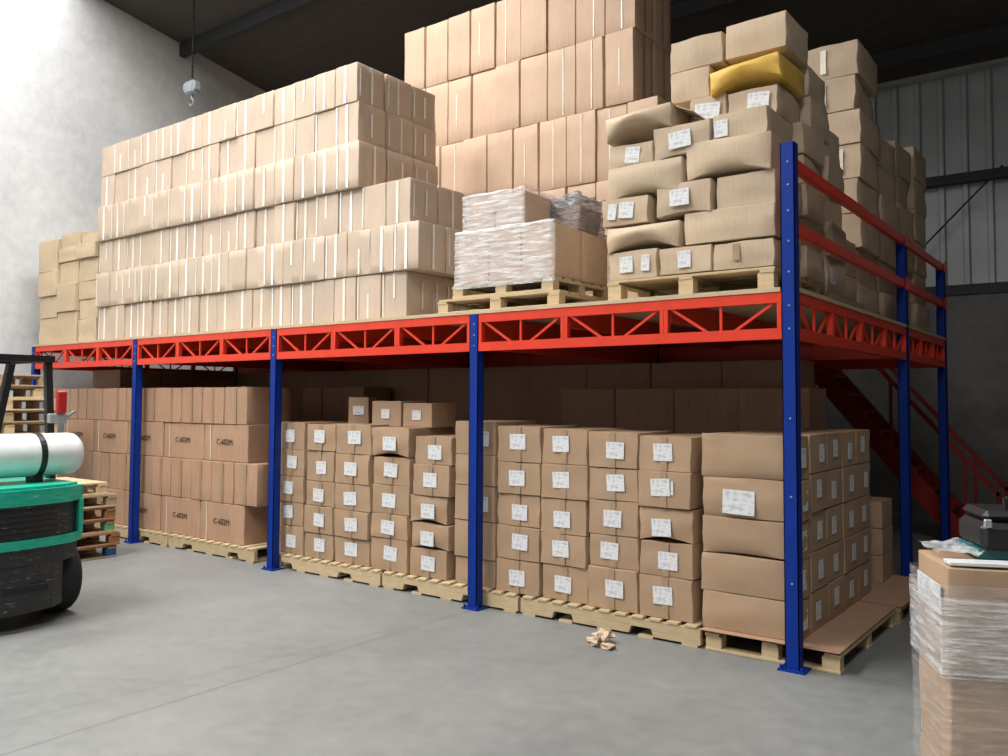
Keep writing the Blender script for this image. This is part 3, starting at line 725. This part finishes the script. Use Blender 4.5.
def wheel(x, y, r, w):
    p_ = part('tyre', MB().lathe([(r * .55, -w / 2), (r * .93, -w / 2), (r, -w * .38), (r * 1.005, 0), (r, w * .38), (r * .93, w / 2), (r * .55, w / 2)], (x, y, r), 'Y', 36), M['rubber'], fk, smooth=35)
    part('rim', MB().lathe([(r * .56, -w * .40), (r * .56, w * .40)], (x, y, r), 'Y', 24), M['grey'], p_)
for s in (-1, 1): wheel(.36, s * (HW - .04), .285, .20); wheel(-1.05, s * (HW - .06), .33, .24)
gz = 2.035
for s in (-1, 1):
    part('guard_pillar', MB().bar((.15, s * .60, .95), (.02, s * .60, gz), .055, .05), M['black'], fk)
    part('guard_pillar', MB().bar((-1.12, s * .54, .60), (-.66, s * .60, gz), .06, .05), M['black'], fk)
gr = MB().bar((.06, -.63, gz), (.06, .63, gz), .055, .055).bar((-.66, -.63, gz), (-.66, .63, gz), .05, .05).bar((-.68, -.60, gz), (.06, -.60, gz), .05, .05).bar((-.68, .60, gz), (.06, .60, gz), .05, .05)
for k in range(6): gr.bar((-.58 + k * .10, -.60, gz + .01), (-.58 + k * .10, .60, gz + .01), .025, .03)
part('guard_roof', gr, M['black'], fk)
tl = part('tail_lamp', MB().box(.17, .22, .60, .68, 1.58, 1.77, .012), M['lamp_red'], fk)
part('lamp_bracket', MB().box(.14, .19, .55, .70, 1.50, 1.58, .008).bar((.16, .66, 1.52), (.16, .78, 1.60), .02), M['grey'], fk)
tk = part('gas_cylinder', MB().lathe([(.04, -.42), (.12, -.415), (.158, -.37), (.168, -.32), (.168, .33), (.160, .37), (.128, .405), (.05, .42)], (.42, .26, 1.26), 'Y', 36), M['tankwhite'], fk, smooth=40)
part('valve', MB().rod((.42, -.30, 1.26), (.42, -.40, 1.26), .03, 12), M['steel'], tk)
for y in (-.05, .34):
    st = MB(); seg = 26
    for k in range(seg):
        a0, a1 = 2 * math.pi * k / seg, 2 * math.pi * (k + 1) / seg; r0, r1 = .168, .176
        st.prism([(.42 + r * math.cos(a), 1.26 + r * math.sin(a)) for r, a in ((r0, a0), (r1, a0), (r1, a1), (r0, a1))], y - .022, y + .022)
    part('strap', st, M['black'], tk)
    part('cradle_foot', MB().box(.34, .50, y - .03, y + .03, 1.05, 1.105), M['black'], fk)
part('seat', MB().box(-.50, -.05, -.22, .22, .94, 1.05, .03).box(-.12, -.02, -.22, .22, 1.05, 1.45, .03), M['black'], fk)
for s in (-1, 1): part('mast_rail', MB().box(-1.62, -1.50, s * .33 - .04, s * .33 + .04, .06, 2.10), M['iron'], fk)
part('mast_crossbar', MB().box(-1.60, -1.52, -.33, .33, 1.98, 2.06).box(-1.60, -1.52, -.33, .33, .3, .42), M['iron'], fk)
for s in (-1, 1): part('fork', MB().box(-2.7, -1.66, s * .25 - .05, s * .25 + .05, .06, .10).box(-1.70, -1.64, s * .25 - .05, s * .25 + .05, .06, .6), M['iron'], fk)
part('mast_carriage', MB().box(-1.66, -1.61, -.45, .45, .3, .38).box(-1.66, -1.61, -.45, .45, .52, .6), M['iron'], fk)

# ------------------------------------------------------------------ stacks of empty pallets
cols_ = [('wood_old', {(2, 0): 'bluepaint', (1, 0): 'wood_old'}), ('wood_brown', None), ('wood_old', {(2, 0): 'greenpaint'}), ('wood_brown', None), ('wood_old', None), ('wood_brown', None)]
ds = ['lowest, blue end block', 'second from bottom, brown', 'third from bottom, green end block', 'fourth from bottom, brown', 'fifth from bottom, grey weathered', 'topmost, pale deck boards']
for k, (w_, bmx) in enumerate(cols_):
    pallet(1.10, .95, .135, (-7.10 + (0, .03, -.01, .0, -.01, -.03)[k], -1.66 + (.0, .02, -.02, -.02, -.0, -.10)[k], k * .135), math.pi / 2, 'empty pallet in the low stack behind the forklift, ' + ds[k], wood=w_ if k < 5 else 'wood', kind='block', group='empty pallets stacked behind the forklift', block_mats=bmx)
for k in range(14):
    pallet(1.10, 1.0, .142, (-8.75 + (k % 3) * .015, -1.60 + ((k * 7) % 4) * .02 - (.12 if k > 11 else 0), k * .142), math.pi / 2, 'pale empty pallet in the tall pallet stack at the left edge, %s from bottom' % ORD[k + 1], wood=('wood', 'wood_old', 'wood')[k % 3], kind='block', group='empty pallets in the tall stack')

# ------------------------------------------------------------------ wrapped pile at the right edge with a black case on it
ctr = CAM + ray(943, 600) * 2.8
BW, BD = .95, .42; RZ = math.radians(24.9)
wp = thing('wrapped_pile', 'brown cartons wrapped in clear film at the right edge, black case on top', 'wrapped load', (ctr.x, ctr.y, 0), RZ)
TOP = (CAM + ray(943, 568) * 2.8).z
pt = pallet(BW, BD, .14, (ctr.x, ctr.y, 0), RZ, 'wooden pallet under the film-wrapped pile at the right edge', kind='block', group='pallet of the wrapped pile')
def wc(x0, x1, y0, y1, z0, z1, seed): return link('carton', carton_mesh(x1 - x0 - .004, y1 - y0 - .004, z1 - z0 - .003, M['card_label'], seed, .008), wp, ((x0 + x1) / 2, (y0 + y1) / 2, z0))
lev = [.142, .48, .80, TOP]
for r in range(3):
    for c in range(2):
        for j in range(1): wc(.02 + c * .455, .475 + c * .455, .02 + j * .38, .40 + j * .38, lev[r], lev[r + 1], 2000 + r * 4 + c * 2 + j)
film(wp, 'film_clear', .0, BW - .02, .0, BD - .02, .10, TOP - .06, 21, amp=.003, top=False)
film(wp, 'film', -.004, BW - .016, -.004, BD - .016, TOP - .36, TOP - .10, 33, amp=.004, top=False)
lbm = MB().box(.007, .010, .06, .34, TOP - .17, TOP - .07); part('paper_label', lbm, M['paper'], wp)
o = link('paper_sheet', MB().box(.03, .80, .025, .10, 0, .012, .002).mesh('paper_sheet', M['paper'])); o.location = (ctr.x, ctr.y, TOP + .003); o.rotation_euler = (0, 0, RZ)
tag(o, 'white paper sheets lying along the top edge of the wrapped pile', 'paper')
cf = bmesh.new(); bmesh.ops.create_grid(cf, x_segments=16, y_segments=12, size=.5)
for v in cf.verts:
    n = noise.noise(Vector((v.co.x * 5, v.co.y * 5, 3))); v.co = Vector((.11 + v.co.x * .18, .25 + v.co.y * .26, .03 + n * .02 + .03 * max(0, v.co.x)))
me = bpy.data.meshes.new('crumpled_film'); cf.to_mesh(me); cf.free(); me.materials.append(M['film']); me.polygons.foreach_set('use_smooth', [True] * len(me.polygons))
o = link('crumpled_film', me, None, (ctr.x, ctr.y, TOP), RZ); tag(o, 'crumpled translucent film heaped on the left end of the wrapped pile', 'plastic film')
cs = thing('equipment_case', 'black ribbed equipment case with small grey latches on the wrapped pile', 'case', (ctr.x, ctr.y, TOP + .012), RZ)
kx0, ky = .155, .11
part('case_body', MB().box(kx0, kx0 + .52, ky, ky + .26, .03, .125, .02), M['black'], cs)
part('lid', MB().box(kx0 + .01, kx0 + .51, ky + .01, ky + .25, .128, .165, .018), M['black'], cs)
part('handle', MB().bar((kx0 + .10, ky + .06, .20), (kx0 + .44, ky + .06, .215), .03, .02).bar((kx0 + .10, ky + .06, .16), (kx0 + .10, ky + .06, .205), .02).bar((kx0 + .44, ky + .06, .16), (kx0 + .44, ky + .06, .22), .02), M['iron'], cs)
for x in (kx0 + .02, kx0 + .27): part('latch', MB().box(x - .012, x + .012, ky - .008, ky + .005, .11, .138, .003), M['steel'], cs, label='grey metal latch')
part('badge', MB().box(kx0 + .16, kx0 + .19, ky - .004, ky + .004, .065, .095, .002), M['grey'], cs, label='small grey badge')
part('foot', MB().box(kx0 + .0, kx0 + .5, ky + .03, ky + .26, 0, .03), M['teal'], cs, label='teal base strip')

# ------------------------------------------------------------------ hoist, staircase, scraps
hp = at_x(192, 88, -9.5)
ho = thing('chain_hoist', 'pale grey chain hoist hanging in front of the grey end wall', 'hoist', tuple(hp))
hb = MB().box(-.115, .115, -.07, .07, -.10, .10, .025).box(-.17, -.11, -.05, .05, -.03, .08, .012).box(.11, .155, -.055, .055, -.06, .07, .012)
part('motor_housing', hb, M['hoistgrey'], ho)
ch = MB(); zt_ = ROOF(hp.y) - hp.z - .01; k = 0; zc = .10
while zc < zt_ - .06:
    (ch.box(-.014, .014, -.004, .004, zc - .005, zc + .04) if k % 2 else ch.box(-.004, .004, -.014, .014, zc - .005, zc + .04)); zc += .035; k += 1
part('chain', ch, M['iron'], ho)
hk = MB().rod((0, 0, -.07), (0, 0, -.17), .02, 10)
pr = None
for k in range(11):
    a = math.radians(90 - 25 * k); p_ = Vector((.05 * math.cos(a), 0, -.22 + .05 * math.sin(a)))
    if pr is not None: hk.rod(pr, p_, .012, 8)
    pr = p_
part('hook', hk, M['hoistgrey'], ho)

YS0, YS1 = 6.1, 6.9
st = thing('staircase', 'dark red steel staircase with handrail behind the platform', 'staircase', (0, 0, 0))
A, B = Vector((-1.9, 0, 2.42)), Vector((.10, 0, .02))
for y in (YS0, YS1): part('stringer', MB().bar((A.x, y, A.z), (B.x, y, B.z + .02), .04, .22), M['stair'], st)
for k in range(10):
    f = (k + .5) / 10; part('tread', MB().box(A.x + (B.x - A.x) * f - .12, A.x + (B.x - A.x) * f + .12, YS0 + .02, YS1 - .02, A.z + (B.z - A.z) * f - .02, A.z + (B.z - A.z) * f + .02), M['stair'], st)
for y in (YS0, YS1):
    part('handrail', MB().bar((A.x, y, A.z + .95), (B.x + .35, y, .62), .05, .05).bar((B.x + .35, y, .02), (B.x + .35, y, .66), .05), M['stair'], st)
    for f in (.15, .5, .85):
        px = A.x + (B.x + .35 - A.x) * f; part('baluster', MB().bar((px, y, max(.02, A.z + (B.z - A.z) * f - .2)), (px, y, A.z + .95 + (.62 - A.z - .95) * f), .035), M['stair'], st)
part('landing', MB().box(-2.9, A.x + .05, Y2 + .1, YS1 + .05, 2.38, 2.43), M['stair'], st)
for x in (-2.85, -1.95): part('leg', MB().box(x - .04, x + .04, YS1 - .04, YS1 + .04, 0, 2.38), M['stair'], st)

for i, (u, v, s) in enumerate(((595, 646, .055), (604, 642, .065), (608, 649, .045))):
    p_ = at_z(u, v, 0); bm = bmesh.new(); bmesh.ops.create_icosphere(bm, subdivisions=2, radius=1)
    for vv in bm.verts:
        n = noise.noise(vv.co * 1.7 + Vector((i * 5, 0, 0))); vv.co = Vector((vv.co.x * s, vv.co.y * s * .8, vv.co.z * s * .55)) * (1 + n * .9)
    zm = min(v_.co.z for v_ in bm.verts)
    for vv in bm.verts: vv.co.z -= zm
    me = bpy.data.meshes.new('cardboard_scrap'); bm.to_mesh(me); bm.free(); me.materials.append(M['card_mess'])
    o = link('cardboard_scrap', me, None, (p_.x, p_.y, 0)); tag(o, 'crumpled cardboard scrap on the floor before the pallets, ' + ('left', 'topmost', 'right')[i] + ' of three', 'scrap', 'crumpled scraps on the floor')

SC.cycles.diffuse_bounces = 2
# ------------------------------------------------------------------ light: daylight by the loading door, fill by unseen roof strips, some added
w = bpy.data.worlds.new('sky'); SC.world = w; w.use_nodes = True
bg = w.node_tree.nodes['Background']; bg.inputs['Color'].default_value = (.80, .88, 1.0, 1); bg.inputs['Strength'].default_value = .3
def area(name, loc, rot, sx, sy, power, color):
    l = bpy.data.lights.new(name, 'AREA'); l.shape = 'RECTANGLE'; l.size = sx; l.size_y = sy; l.energy = power; l.color = color
    o = bpy.data.objects.new(name, l); COL.objects.link(o); o.location = loc; o.rotation_euler = rot; return o
area('door_daylight', ((DX0 + DX1) / 2, FRONT - .15, DZ / 2), (math.pi / 2, 0, 0), DX1 - DX0, DZ, 40, (1, .985, .96))
sl = math.atan(.17)
for y0, y1, pw in ((SY0, SY1, (200, 1560, 700)), (TY0, TY1, (170, 540, 0))):  # strip powers set to fill chosen faces, not by a known roof
    for (a, b), e in zip(SKY, pw):
        if not e: continue
        ym = (y0 + y1) / 2
        area('roof_strip_fill', ((a + b) / 2, ym, ROOF(ym) + .05), (-sl, 0, 0), b - a, y1 - y0, e, (1, .99, .97))
